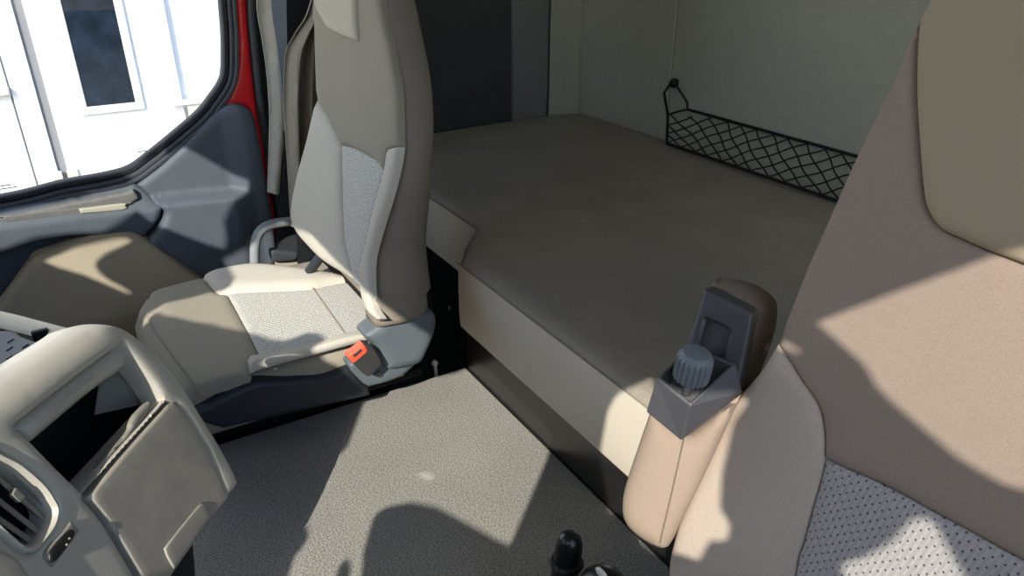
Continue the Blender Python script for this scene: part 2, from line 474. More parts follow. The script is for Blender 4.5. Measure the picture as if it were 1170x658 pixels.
# ================================================================== PASSENGER SEAT
ps = thing('passenger_seat', (1.4, -.3, -.36), 'beige and taupe passenger seat with pale woven inserts beside the red framed door', 'seat')
BN = V((0, 1, .30)).normalized(); BU = V((-1, 0, 0)); BVv = V((0, -.30, 1)).normalized()
BQ = V((1.4, -.40, .30))
BP = Plane(BQ, BU, BVv, BN)
seamL = [(358, -60), (357, -20), (359, 36), (361, 112), (350, 160), (338, 205), (332, 244), (336.7, 264), (352, 283), (392, 322)]
seamR = [(420, -60), (428, -20), (433, 0), (445, 61), (452, 106), (454, 160), (450.7, 189.5), (441.6, 226), (429.4, 265.5), (422, 296), (421, 332), (423, 370)]
sil = [(456, -60), (464.6, 0), (473.7, 45.6), (489, 115.5), (496, 165), (499, 211), (499.5, 271.6), (496, 314), (489, 352)]
def interp(tab, t):
    tab = sorted(tab)
    if t <= tab[0][0]: return tab[0][1]
    for (a, b), (c, d) in zip(tab, tab[1:]):
        if t <= c: return b+(d-b)*(t-a)/(c-a)
    return tab[-1][1]
tabL = []; tabR = []
for p in spl(seamL, False, 4):
    q = BP.p3(*p); tabL.append((q.z, q.x))
tabR = [(BP.p3(*p).z, BP.p3(*p).x) for p in spl(seamR, False, 4)]
tabS = [(q.z, q.y) for q in (atx(*p, 1.16+max(0, (120-p[1]))*.0012) for p in spl(sil, False, 4))]
rings = []
for i in range(34):
    z = .262+(.98-.262)*i/33
    xo = interp(tabL, z) if z < .8 else 1.68-(z-.8)*.15
    xi = interp(tabR, z) if z < .8 else 1.37+(z-.8)*.2
    yf = BQ.y-.30*(z-BQ.z)-.010; yr = min(interp(tabS, z), yf-.07) if z < .75 else yf-.07
    if z < .30: xo = max(xo, 1.60)
    sh = 1-max(0, (z-.90)/.08)**2*.35
    cx = (xo+xi)/2; hw = (xo-xi)/2*sh
    ring = []
    pr = [(-1, -.25), (-1, .0), (-1, .45), (-.97, .8), (-.90, 1), (-.6, 1), (0, 1), (.6, 1), (.90, 1), (.97, .8), (1, .45), (1, 0), (1, -.25), (.98, -.7), (.9, -.95), (.6, -1), (0, -1), (-.6, -1), (-.9, -.95), (-.98, -.7)]
    ym = (yf+yr)/2; hy = (yf-yr)/2
    for a, b in pr:
        # inner side bulges a little like a bolster
        ring.append(V((cx+hw*a-(.012 if a < -.95 and abs(b) < .6 else 0)*min(1, max(0, (.6-z)/.2)), ym+hy*b, z)))
    rings.append(ring)
MB().loft(rings).obj('backrest', 'seat_side', ps, angle=60)
rings = []
for z, g in ((.228, .010), (.233, .003), (.244, 0), (.256, 0), (.275, 0)):
    xi = interp(tabR, z)-.010; yf = BQ.y-.30*(z-BQ.z)-.008; yr = interp(tabS, z)+.022
    rings.append([V((x, y, z)) for x, y in ((xi+g+.008, yf-g), (1.168-g, yf-g), (1.168-g, yr+g), (xi+g+.012, yr+g), (xi+g, yr+g+.014), (xi+g-.004, (yf+yr)/2), (xi+g, yf-g-.012))])
MB().loft(rings).obj('bolster_foot', 'seat_side', ps, angle=60)
MB().box((1.20, -.545, .14), (1.61, -.445, .268)).obj('back_pan', 'pedestal', ps, bevel=.01)
bb_out = [(361, 112, C_), (350, 160), (338, 205), (332, 244), (336.7, 264), (352, 283), (368.6, 299), (393, 314), (402, 320, C_), (397, 296), (392, 271.6), (390, 226), (388.8, 166, C_), (382.6, 152), (373, 131)]
patch('side_bolster', BP.poly(bb_out), BP, 'seat_light', ps, .013, (.03, .012), .012, base=.006)
ins = [(389, 165.5, C_), (390, 226), (392, 271.6), (397, 296), (402, 319), (411, 328, C_), (411, 305), (417, 281), (426, 241), (438, 197, C_), (432.5, 187), (423, 179), (403.6, 169)]
patch('backrest_insert', BP.poly(ins), BP, 'weave_insert', ps, .013, (.015, .005), .012, base=.0)
strip = [(454, 167, C_), (442, 170.5, C_), (437.8, 198), (426, 241), (417, 281), (411, 305), (411, 328), (417, 352), (429, 366, C_), (433, 364, C_), (424, 348), (421.5, 325), (422, 296), (429.4, 265.5), (441.6, 226), (450.7, 189.5)]
patch('inner_bolster', BP.poly(strip), BP, 'seat_light', ps, .011, (.014, .007), .012, base=.004)
cen = [(358, 0), (359, 36), (361, 112, C_), (373, 131), (382.6, 152), (388.8, 165.5, C_), (403.6, 169), (423, 179), (432.5, 187), (438, 198, C_), (442, 170.5, C_), (454, 166.5, C_), (452, 106), (445, 61), (433, 0)]
def upper(pts, raw):
    return spl([BP.px(p[0], p[1])+((1,) if len(p) > 2 else ()) for p in pts]+[(-(p[0]-1.4), (p[1]-.3)/.958)+tuple(p[2:]) for p in raw], True, 5)
patch('centre_panel', upper(cen, [(1.385, .82), (1.395, .90), (1.43, .945), (1.53, .955), (1.63, .945), (1.668, .90), (1.682, .82)]), BP, 'seat_taupe', ps, .014, (.02, .008), .012, base=.004)
hp = [(363, 0), (373.4, 26), (378, 33), (388, 39.5), (411.4, 48, C_), (413, 43), (411, 0)]
patch('headrest_pad', upper(hp, [(1.425, .80), (1.435, .87), (1.46, .895), (1.53, .90), (1.60, .895), (1.635, .87), (1.66, .80)]), BP, 'seat_headpad', ps, .014, (.016, .008), .012, base=.013)
# cushion
rings = []
for i in range(26):
    t = i/25; y = -.028-.44*t
    zt_ = .165*1.0
    fr = max(0, 1-t/.13)
    top = .163-.06*fr**2.2; bot = .045+.02*fr
    xo = 1.655-.03*fr**2; xi = 1.192+.015*fr**2
    cx = (xo+xi)/2; hw = (xo-xi)/2; zc = (top+bot)/2; hz = (top-bot)/2
    ring = []
    for k in range(28):
        a = 2*math.pi*k/28; c, s_ = math.cos(a), math.sin(a); e = .28
        ring.append(V((cx+hw*math.copysign(abs(c)**e, c), y, zc+hz*math.copysign(abs(s_)**(e*1.3), s_))))
    rings.append(ring)
MB().loft(rings).obj('cushion', 'seat_taupe', ps, angle=60)
def cbul(a, b):
    y = -b
    fr = max(0, 1-((-.028-y)/.44)/.15)
    return -.05*fr**2.2
CP = Plane((0, 0, .175), (1, 0, 0), (0, -1, 0), (0, 0, 1), cbul)
fro = [(164, 345), (168, 336), (178, 329), (231.5, 315, C_), (246.7, 332), (260, 335, C_), (280, 371.5), (297.5, 407, C_), (288, 410, C_), (284, 424, C_), (252, 432, C_), (225, 440, C_), (195, 400), (172, 365)]
patch('front_panel', CP.poly(fro), CP, 'seat_taupe', ps, .014, (.02, .008), .02)
obo = [(231.5, 315, C_), (240, 311), (251, 307.6), (288, 301.5), (330, 304.6), (373, 310.6), (397, 316.7), (411, 327, C_), (397, 322.5), (373, 326.5), (354.6, 330.4), (306, 333), (260, 334.5, C_), (246.7, 332)]
def obul(a, b): return cbul(a, b)+.012
patch('outer_bolster', Plane((0, 0, .175), (1, 0, 0), (0, -1, 0), (0, 0, 1), lambda a, b: cbul(a, b)+.004).poly(obo), Plane((0, 0, .175), (1, 0, 0), (0, -1, 0), (0, 0, 1), obul), 'seat_light', ps, .013, (.035, .02), .02)
cin = [(260, 335, C_), (306, 333), (354.6, 330.4), (373, 326.5), (397, 322.5), (412, 328, C_), (425, 360), (428, 381, C_), (391, 384), (360.7, 394), (297.5, 407, C_), (280, 371.5)]
ip = CP.poly(cin)
io = patch('cushion_insert', ip, CP, 'weave_insert', ps, .013, (.012, .004), .02, base=.001)
sm = CP.line([(357.7, 330), (366, 342), (380, 362), (395.7, 384)])
piping('insert_seam', sm, CP, .0022, 'seat_taupe', ps, h=.001)
ibo = [(286.5, 413, C_), (290, 408), (297.5, 406.5), (347, 397), (391, 384), (428, 377, C_), (424, 387, C_), (395, 395), (350, 407), (300, 421), (284, 427, C_)]
IB = Plane((1.19, -.3, .15), (0, -1, 0), (0, 0, 1), (-1, 0, .25))
patch('inner_side_bolster', IB.poly(ibo), IB, 'seat_light', ps, .008, (.012, .007), .03, base=.004)
# recliner cover, buckle, base
RC = Plane((1.130, -.4, .12), (0, -1, 0), (0, 0, 1), (-1, 0, 0))
low = [(402, 424), (408, 416), (437, 405), (480, 400), (486, 408), (476.7, 420), (461, 433), (440, 441), (423, 444), (413.8, 438)]
lo = RC.poly(low)
patch('recliner_bracket', lo, RC, 'blue_grey', ps, .01, (.01, .006), .03, base=-.008)
cov = [(416.5, 384), (430, 372), (448.4, 357), (464.8, 353), (486.7, 354), (498, 361), (496.5, 380), (488.5, 400), (479.4, 414.8), (460, 420), (443, 422), (437.5, 415), (427, 396)]
cvo = patch('recliner_cover', RC.poly(cov), RC, 'blue_grey', ps, .008, (.02, .014), .034, base=.008)
sp = RC.p3(433.8, 429.4, -.004)
MB().lathe([(.0055, 0), (.0055, .004), (.0035, .005), (.003, .003), (.0001, .003)], sp+V((.003, 0, 0)), (-1, 0, 0), 16).obj('screw', 'rivet', cvo)
BK = Plane((1.105, -.37, .11), (0, -1, 0), (0, 0, 1), (-1, .0, .1))
bkb = [(400, 412, C_), (414, 391, C_), (424, 394), (437, 414, C_), (424.7, 427.5, C_), (418, 428.4)]
bko = patch('buckle', BK.poly(bkb), BK, 'buckle_black', ps, .008, (.005, .003), .022, label='black seat belt buckle with red button')
bkr = [(394.6, 404.7, C_), (412.9, 390, C_), (419, 398.5, C_), (402, 413.8, C_)]
patch('release_button', BK.poly(bkr, 2), BK, 'buckle_red', bko, .006, (.004, .0025), .018, base=.002, label='red release button')
bks = [(400.5, 402.5, C_), (409, 395.5, C_), (411, 397.5, C_), (402.5, 405, C_)]
patch('buckle_slot', BK.poly(bks, 2), BK, 'buckle_black', bko, .006, (.002, .001), .003, base=.004)
skp = [(210, 478, C_), (284, 442), (330, 436), (370, 433), (402, 421, C_), (414, 438), (422, 444, C_), (424, 453, C_), (330, 474), (256, 491, C_)]
SKP = Plane((1.172, -.3, .08), (0, -1, 0), (0, 0, 1), (-1, 0, 0))
patch('base_skirt', SKP.poly(skp), SKP, 'base_plastic', ps, .013, (.012, .008), .03)
MB().box((1.27, -.47, -.355), (1.62, -.06, .06)).obj('pedestal', 'pedestal', ps, bevel=.02)
r0 = atx(252, 495.3, 1.235); r1 = atx(326, 471.5, 1.235)
MB().box((1.232, r1.y, r0.z-.003), (1.24, r0.y+.03, r0.z+.002)).obj('slide_rail', 'steel', ps)
MB().box((1.225, -.52, .03), (1.275, .08, .05)).obj('rail_carrier', 'pedestal', ps, bevel=.003)
# bits of the belt pretensioner behind the recliner
pz_ = atx(497, 417, 1.28)
g = MB(); g.tube([pz_, pz_+V((0, -.002, -.03))], .004, 8); g.lathe([(.006, 0), (.0075, .005), (.005, .011), (.0001, .012)], pz_, (0, 0, 1), 12)
g.obj('cable_plug', 'white_chip', ps)
# hinge arm at the outer foot of the backrest
q1 = BP.p3(352, 284, -.02); q2 = BP.p3(343, 302, -.02)
MB().tube([BP.p3(356, 284, -.03), BP.p3(348, 296, -.03), BP.p3(343, 310, -.02)], .011, 10).obj('hinge_arm', 'base_plastic', ps)
MB().tube([BP.p3(365, 292, -.04), BP.p3(385, 304, -.04), BP.p3(408, 325, -.03)], .016, 10).obj('hinge_tube', 'pedestal', ps)

# ================================================================== GRAB HANDLE beside the seat
gh = thing('grab_handle', tuple(atx(290, 295, 1.86)), 'bent grey tubular grab handle between passenger seat and door', 'handle')
pp = spl([(291, 330), (291, 300), (291.5, 280), (296, 266), (306, 258), (322, 254), (345, 252)], False, 6)
MB().tube([atx(x, y, 1.86+.0*i) for i, (x, y) in enumerate(pp)], .0125, 14).obj('bent_tube', 'handle_grey', gh)
MB().lathe([(.022, 0), (.022, .01), (.014, .016)], atx(291, 331, 1.86), (0, 0, 1), 16).obj('foot_flange', 'handle_grey', gh)

# ================================================================== PASSENGER DOOR
DX = 2.06
d1 = thing('door_1', (DX, 0, .1), None, None, kind='structure')
DP = Plane((DX, 0, 0), (0, -1, 0), (0, 0, 1), (-1, 0, 0))
opening = [(-330, 275), (-200, 262), (0, 229), (67, 213), (120, 203), (148, 195), (168, 181), (190, 163.5), (227, 132), (243, 112), (253, 97), (257, 82), (257, 40), (254, 0), (248, -90), (225, -190), (180, -240), (60, -250), (-330, -250)]
WL = dens(DP.poly(opening, 8), .012)
def seal(name, a, b, h0, h1, m):
    band(name, WL, [(-a, h0-.03), (-a, h0), (-a-(b-a)*.25, h0+h1), (-a-(b-a)*.75, h0+h1), (-b, h0), (-b, h0-.03)], DP, m, d1)
seal('window_seal', 0, .016, -.030, .005, 'rubber_dark')
seal('seal_lip', .0155, .026, -.020, .006, 'rubber')
seal('window_trim', .0255, .037, -.012, .006, 'rubber')
# painted red frame round the window, with the wide flare at its lower rear corner
red = [(271, -120), (269.5, -60), (270, 0), (272.5, 50), (271, 84), (262, 112), (256, 124, C_), (282, 122, C_), (293, 160), (303, 205), (310, 245), (316, 290), (324, 330, C_), (334, 330, C_), (322, 280), (312, 222), (303, 170), (293, 110), (286, 40), (283.5, 0), (282, -60), (283, -120)]
patch('door_frame', DP.poly(red), DP, 'red_paint', d1, .014, (.014, .01), .05, base=-.012, label='red painted door frame')
blk = [(282, -100), (284, 0), (286.5, 40), (294, 110), (304, 170), (313, 222), (322, 275), (330, 275, C_), (320, 222), (311, 170), (302, 110), (296, 40), (294, 0), (292, -100)]
patch('door_seal', DP.poly(blk), DP, 'rubber', d1, .014, (.010, .008), .04, base=-.004)
# lining: rear triangular part with a ledge
tri = [(157.5, 212, C_), (186, 190), (215, 163), (240, 138), (258, 122), (270, 119), (281, 122), (288, 133), (296, 170), (303, 210), (309, 245), (314, 285), (320, 330, C_), (285, 345, C_), (228, 318, C_), (195, 292), (166, 272, C_), (180, 255), (186, 241), (183, 234), (172, 226)]
def tribul(a, b):
    # below the ledge the lining swells towards the cab
    zl = DP.px(235, 217)[1]
    return .045*max(0, min(1, (zl-b)/.018+.5))
TP = Plane((DX-.005, 0, 0), (0, -1, 0), (0, 0, 1), (-1, 0, 0))
lz = [TP.px(x, y) for x, y in ((170, 224), (205, 219), (240, 216), (285, 212))]
def ledge(a):
    return interp([(p[0], p[1]) for p in lz], a)
def tb(a, b):
    t = (ledge(a)-b)/.02; t = max(0, min(1, t)); t = t*t*(3-2*t)
    e = TP.px(286, 215)[0]
    k = max(0, min(1, (e-a)/.05))
    return .05*t*k+.03*(1-k)
TP.bul = tb
patch('rear_lining', TP.poly(tri), TP, 'door_dark', d1, .010, (.018, .012), .06)
# front armrest part
AP = Plane((DX-.035, 0, 0), (0, -1, 0), (0, 0, 1), (-1, 0, 0))
arm = [(-300, 330, C_), (-300, 395, C_), (-100, 328), (0, 292), (45.6, 277), (91, 270.5), (146, 271), (166, 271, C_), (180, 254), (185.5, 240.5), (183, 234.5), (172, 227), (156, 212.5, C_), (145, 216), (100, 226), (0, 246), (-150, 278)]
def ab(a, b):
    t = (b-interp([AP.px(-300, 345), AP.px(0, 262), AP.px(90, 250), AP.px(182, 240)], a))
    return -.04*max(0, min(1, t/.05)) if t > 0 else 0
AP.bul = ab
patch('armrest', AP.poly(arm), AP, 'door_dark', d1, .010, (.02, .012), .09)
tp = [(-300, 322, C_), (-150, 286), (0, 250), (70, 234.5), (140, 221), (152, 217, C_), (158, 226), (150, 232), (145, 236), (96, 242), (5, 252), (-150, 290), (-300, 330, C_)]
AP2 = Plane((DX-.02, 0, 0), (0, -1, 0), (0, 0, 1), (-1, 0, 0))
patch('armrest_top', AP2.poly(tp), AP2, 'door_top_pad', d1, .010, (.008, .004), .02, base=.004)
slot = [(4, 248, C_), (8, 246), (141, 231), (144, 234, C_), (142, 238), (95, 243), (14, 253), (7, 252)]
patch('pull_recess', AP2.poly(slot), AP2, 'door_top_pad', d1, .010, (.003, .002), .01, base=.0062)
pull = [(90, 237.5, C_), (139, 231.5), (143, 234), (141, 238.5), (92, 243, C_)]
patch('pull_handle', AP2.poly(pull), AP2, 'door_pull', d1, .008, (.004, .003), .01, base=.011, label='pale door pull')
fab = [(-60, 400, C_), (0, 343), (22, 318), (39, 299), (53, 293), (100, 277), (140, 269), (158, 271), (195, 293), (229, 315), (262, 336, C_), (240, 420, C_), (120, 440, C_), (-40, 440, C_)]
FP = Plane((DX-.06, 0, 0), (0, -1, 0), (0, 0, 1), (-1, 0, 0))
FP.bul = lambda a, b: .10*max(0, min(1, (FP.px(100, 285)[1]-b)/.16))
patch('fabric_insert', FP.poly(fab), FP, 'door_fabric', d1, .012, (.02, .01), .05, base=-.015)
MB().prism([DP.p3(*p, -.035) for p in ((-330, 282), (-200, 270), (0, 237), (148, 203), (192, 172), (245, 122), (290, 130), (330, 330))]+[V((DX+.035, -.45, -.36)), V((DX+.035, .9, -.36))], (.05, 0, 0)).obj('door_skin', 'door_dark', d1)
o = patch('window_pane', dens(Plane((DX+.035, 0, 0), (0, -1, 0), (0, 0, 1), (-1, 0, 0)).poly(opening, 6), .1), Plane((DX+.037, 0, 0), (0, -1, 0), (0, 0, 1), (-1, 0, 0)), 'window_glass', d1, .2, (0, 0), .004)
# small etched print on the pane
gp = Plane((DX+.0345, 0, 0), (0, -1, 0), (0, 0, 1), (-1, 0, 0))
e = MB()
for (xa, ya, xb, n_) in ((157, 174.5, 172, 9), (0, 217, 20, 9), (0, 213.5, 14, 7)):
    for k in range(n_):
        x = xa+(xb-xa)*k/n_; y = ya-(x-xa)*.16; q = gp.p3(x, y)
        hh = 0.0022+.0015*((k*7) % 3)/2
        e.box((q.x-.0004, q.y-.003, q.z), (q.x, q.y+.0012, q.z+hh))
e.obj('etched_print', 'print_grey', d1)
# B-pillar trim and dark gap behind the curtain
pil = thing('trim_1', (2.1, -.55, .1), None, None, kind='structure')
MB().box((2.08, -.64, -.36), (2.26, atx(294, 120, 2.1).y, 1.55)).obj('pillar_trim', 'rubber_dark', pil, bevel=.01)

# ================================================================== CURTAIN + SEAT BELT
ct = thing('bunk_curtain', tuple(atx(312, 0, 1.97)), 'grey cloth bunk curtain gathered behind the passenger seat shoulder', 'curtain')
def sheet(name, left, right, x, m, parent, folds, amp, n=40, k=28, th=.004, ph=0):
    L = spl(left, False, 8); R = spl(right, False, 8)
    f = []; bk = []
    for i in range(n):
        t = i/(n-1)
        a = L[min(len(L)-1, int(t*(len(L)-1)+.5))]; b = R[min(len(R)-1, int(t*(len(R)-1)+.5))]
        for j in range(k):
            s = j/(k-1)
            p = atx(a[0]+(b[0]-a[0])*s, a[1]+(b[1]-a[1])*s, x)
            w = amp*(math.sin(s*folds*2*math.pi+ph+t*1.5)+.4*math.sin(s*folds*4.3+t*4))
            p.x += w; f.append(p); bk.append(p+V((th, 0, 0)))
    N = n*k; F = []
    for i in range(n-1):
        for j in range(k-1):
            a = i*k+j; F += [(a, a+1, a+k+1, a+k), (N+a+k, N+a+k+1, N+a+1, N+a)]
    ed = [i*k for i in range(n)]+[(n-1)*k+j for j in range(1, k)]+[i*k+k-1 for i in range(n-2, -1, -1)]+[j for j in range(k-2, 0, -1)]
    for a, b in zip(ed, ed[1:]+ed[:1]): F.append((b, a, N+a, N+b))
    return link(name, f+bk, F, m, parent, angle=60)
sheet('hanging_strip', [(292, -120), (293.6, 0), (300, 45), (305, 79), (308.5, 130), (307.5, 180), (306, 220)], [(311, -120), (312, 0), (316, 45), (320, 79), (325, 134), (322, 180), (319, 222)], 1.965, 'strap_cloth', ct, .7, .006)
sheet('gathered_cloth', [(372, -60), (354, 12), (340, 38), (329, 62), (327, 110), (328, 150), (331, 200), (334, 260)], [(392, -60), (378, 12), (374, 38), (372, 62), (370, 110), (372, 150), (372, 200), (360, 260)], 1.83, 'curtain_cloth', ct, 2.6, .018)
sbt = thing('seat_belt', tuple(atx(326, 293, 1.9)), 'blue-grey seat belt webbing hanging beside passenger seat down to its guide', 'seat belt')
sheet('upper_webbing', [(306, -120), (310, 0), (318, 60), (324, 120), (326, 170)], [(326, -120), (327.5, 0), (328.5, 60), (329.5, 120), (330.5, 170)], 1.945, 'belt_web', sbt, .3, .002)
sheet('lower_webbing', [(324, 150), (325, 190), (320, 240), (315, 293)], [(329, 150), (332, 190), (336, 240), (340, 293)], 1.90, 'belt_dark', sbt, .3, .003)
GP = Plane((1.885, 0, 0), (0, -1, 0), (0, 0, 1), (-1, 0, 0))
patch('belt_guide', GP.poly([(310, 289), (314, 286.5), (338, 288.5), (341, 292), (339, 297), (330, 299), (314, 299.5), (311, 296)]), GP, 'rubber', sbt, .008, (.008, .006), .02)
patch('guide_plate', GP.poly([(313, 297, C_), (342, 295, C_), (343, 318, C_), (314, 320, C_)]), Plane((1.90, 0, 0), (0, -1, 0), (0, 0, 1), (-1, 0, 0)), 'seat_headpad', sbt, .012, (.004, .002), .01)

# ================================================================== DASHBOARD
az = math.radians(-37.4); H = V((math.cos(az), math.sin(az), 0)); NH = V((H.y, -H.x, 0)); ph = math.radians(17)
DN = NH*math.cos(ph)+V((0, 0, 1))*math.sin(ph); DV = V((0, 0, 1))*math.cos(ph)-NH*math.sin(ph)
DQ = CAM+ray(236, 485)*.99
DS = Plane(DQ, H, DV, DN)
db = thing('dashboard', tuple(DS.p3(120, 640, -.1)-V((0, 0, .2))), 'champagne coloured dashboard end with open tray, lid and round air vent', 'dashboard')
outer = [(-160, 640, C_), (-160, 560), (0, 436), (45.6, 406), (88, 378.5), (102.6, 369), (118.5, 366), (141.7, 374), (163, 389), (202.5, 430), (233, 475.6), (260, 521), (272, 546), (272.5, 554), (261, 569, C_), (257, 560), (239, 517), (217.7, 481), (204, 461, C_), (193, 458, C_), (98, 564, C_), (97, 569, C_), (120, 596), (158, 660), (180, 705, C_), (-60, 790, C_)]
def dbul(a, b):
    # top rolls away from the driver
    t = max(0, edge_t(a, b)); return -.03*t*t
crz = [DS.px(x, y) for x, y in ((-160, 600), (0, 478), (68, 427.5), (110, 397), (146, 372))]
def edge_t(a, b):
    return min(1.6, (b-interp(crz, a))/.03) if a < DS.px(150, 372)[0] else 0
DS.bul = dbul
vent_o = [(-60, 500), (-20, 505), (0, 516), (20, 526), (36, 538), (52, 553), (62, 567), (68.5, 582), (65, 600), (55, 616), (43, 628), (29, 631), (10, 617), (-20, 590), (-60, 560)]
vo = DS.poly(vent_o, 5)
lip = [(18, 489), (22, 482, C_), (68, 446), (110, 414), (134.5, 395.6), (141, 391), (146.5, 394), (160, 408, C_), (160, 413, C_), (150, 420), (110, 449), (70, 483), (41, 508, C_), (34, 497), (25, 490)]
openp = [(41, 508, C_), (70, 483), (110, 449), (160, 411.5, C_), (175, 434), (194, 458, C_), (150, 506), (96, 566, C_), (70, 538)]
big = [(18, 489), (22, 482, C_), (68, 446), (110, 414), (134.5, 395.6), (141, 391), (146.5, 394), (175, 430), (194, 457.5, C_), (193, 459, C_), (150, 506), (97, 565, C_), (70, 538), (41, 508, C_), (28, 495)]
# outline minus the tray: tray runs out to the lid edge, so cut it as a hole just inside
hol = [(19.5, 489), (23, 483, C_), (68, 447), (110, 415), (134.5, 396.6), (141, 392.5), (146, 395.5), (175, 431), (190.5, 455.5, C_), (150, 501), (96, 561.5, C_), (70, 536.5), (41, 506.5, C_), (28, 494)]
fas = patch('fascia', DS.poly(outer, 5), DS, 'dash_champagne', db, .009, (.010, .007), .02, holes=[DS.poly(hol, 5), vo], hskirt=.03)
LP = Plane(DQ-DN*.016, H, DV, DN)
patch('tray_lip', LP.poly([(16, 491), (22, 480, C_), (68, 444), (110, 412), (136, 393), (148, 390), (166, 410, C_), (160, 412.5, C_), (150, 420), (110, 449), (70, 483), (41, 508, C_), (30, 500)]), LP, 'dash_champagne', db, .009, (.022, .018), .014)
# tray cavity
op = [LP.px(x, y) for x, y in ((36, 508), (70, 480), (110, 446), (158, 408), (196, 458), (150, 512), (96, 572))]
IN = -DN*.5+V((0, 0, -1))*.0
cav = MB()
fr_ = [LP.pt(a, b, -.016) for a, b in op]; ctr = sum(fr_, V((0, 0, 0)))/len(fr_)
bk = [ctr+(p-ctr)*.92-DN*.11-V((0, 0, .01)) for p in fr_]
n = len(op); cav.add(fr_+bk, [(i, (i+1) % n, n+(i+1) % n, n+i) for i in range(n)]+[tuple(range(n, 2*n))])
cav.obj('tray_cavity', 'dash_dark', db, smooth=False)
q = [LP.p3(x, y, -.02) for x, y in ((160, 416), (188, 455), (166, 480), (163, 440))]
MB().prism([LP.p3(159, 413, -.018), LP.p3(189, 456, -.018), LP.p3(163, 462, -.07), LP.p3(160, 430, -.06)], -DN*.002).obj('tray_side', 'tray_grey', db)
TD = Plane(DQ-DN*.006, H, DV, DN)
patch('tray_divider', TD.poly([(111, 535, C_), (130, 512), (148, 492), (151, 483), (157, 472), (172, 458), (174, 463, C_), (171, 470), (165, 478), (150, 497, C_), (113, 538, C_)]), TD, 'tray_grey', db, .007, (.005, .003), .004)
patch('tray_front_edge', LP.poly([(98, 566, C_), (140, 515), (190, 457, C_), (196, 460, C_), (150, 517), (100, 573, C_)]), LP, 'tray_grey', db, .007, (.004, .002), .01, base=.014)
# lid
LD = Plane(DQ-DN*.003, H, DV, DN)
lid = [(100, 568, C_), (150, 508.5), (194, 460, C_), (204, 462.5, C_), (217, 481), (238.5, 517), (256, 559), (260.5, 568.5, C_), (238, 596), (195, 657, C_), (186, 672), (170, 676, C_), (157, 654), (123, 597.5)]
ld = patch('tray_lid', LD.poly(lid), LD, 'dash_lid', db, .009, (.004, .004), .016, base=.003)
patch('finger_grip', LD.poly([(184.5, 627, C_), (205, 601), (227.5, 574, C_), (232, 581), (237, 592, C_), (216, 620), (195.5, 650, C_), (188, 637)]), LD, 'dash_lid', ld, .007, (.0025, .0016), .006, base=.0052)
# vent
vl = dens(vo, .006)
vt = band('air_vent', vl, [(-.001, -.03), (-.001, -.003), (.001, .001), (.0035, .002), (.006, -.001), (.0075, -.012), (.0075, -.03)], DS, 'dash_champagne', db, label='pale rimmed round-cornered air vent')
VP_ = Plane(DQ-DN*.035, H, DV, DN)
patch('vent_throat', inset(vo, -.003), VP_, 'vent_black', vt, .012, (0, 0), .004)
sd = V((VP_.px(56, 585)[0]-VP_.px(-3, 524)[0], VP_.px(56, 585)[1]-VP_.px(-3, 524)[1])); sd.normalize()
for (x, y, x2, y2) in ((-10, 515, 57, 586), (-16, 536, 54, 598), (-24, 556, 47, 612), (-30, 575, 39, 622), (-36, 596, 30, 628), (20, 527, 60, 571)):
    a = LP.p3(x, y, .006); b = LP.p3(x2, y2, .006)
    t = (b-a).normalized(); s_ = t.cross(DN).normalized()
    MB().prism([a+s_*.005, a-s_*.0005, a-s_*.0095-DN*.016, a-s_*.0040-DN*.016], b-a).obj('slat', 'slat_grey', vt, bevel=.001)
a = LP.p3(7, 568.5, .010); t = (LP.p3(14, 575)-LP.p3(0, 562)).normalized(); s_ = t.cross(DN)
MB().prism([a-t*.007-s_*.004, a+t*.007-s_*.004, a+t*.006+s_*.004, a-t*.006+s_*.004], DN*.005).obj('vane_tab', 'tray_grey', vt, bevel=.001)
# rocker switch
S2 = Plane(DQ+DN*.0, H, DV, DN)
swb = patch('rocker_switch', S2.poly([(48, 637, C_), (52, 628), (72, 606), (79, 596, C_), (89, 606.5, C_), (84, 613), (72, 630), (58, 648.5, C_)]), S2, 'tray_grey', db, .006, (.002, .0015), .006, base=.003)
patch('rocker', S2.poly([(52, 637), (55, 628), (74, 607), (81, 607), (80, 615), (68, 632), (60, 641), (54, 643)]), S2, 'vent_black', swb, .005, (.003, .002), .006, base=.0055)
for (x, y) in ((71, 623), (74, 616)):
    MB().lathe([(.0011, 0), (.0011, .0008), (.0001, .0008)], S2.p3(x, y, .0052), DN, 10).obj('icon_dot', 'white_chip', swb)
# lower fascia strip
patch('lower_fascia', S2.poly([(-120, 600, C_), (0, 631), (29, 660), (60, 700, C_), (-60, 760, C_)]), S2, 'dash_lid', db, .012, (.004, .003), .01, base=.006)
# body behind the fascia, joined to the main dashboard towards the windscreen
ob = dens(DS.poly([(-160, 612), (0, 450), (45.6, 417), (100, 382), (118.5, 380), (158, 400), (196, 438), (226, 482), (252, 526), (257, 546), (246, 564), (226, 588), (188, 646), (150, 700), (-100, 780)], 4), .02)
body = MB()
f0 = [DS.pt(a, b, -.024) for a, b in ob]; nn = len(ob); cc = sum(f0, V((0, 0, 0)))/nn
f1 = [cc+(p-cc)*.9-DN*.10 for p in f0]
body.add(f0+f1, [(i, (i+1) % nn, nn+(i+1) % nn, nn+i) for i in range(nn)]+[tuple(range(nn, 2*nn))])
body.obj('rear_shell', 'dash_dark', db)
MB().prism([DS.p3(x, y, -.05) for x, y in ((256, 574), (262, 640), (268, 760), (150, 820), (90, 760), (180, 660))], -DN*.05).obj('lower_console', 'dash_dark', db, bevel=.006)
MB().prism([DS.p3(x, y, -.03) for x, y in ((-155, 606), (-60, 515), (-30, 560), (-40, 700), (-60, 800), (-155, 800))], (-.05, .5, 0)).obj('dash_bridge', 'dash_dark', db, bevel=.02)
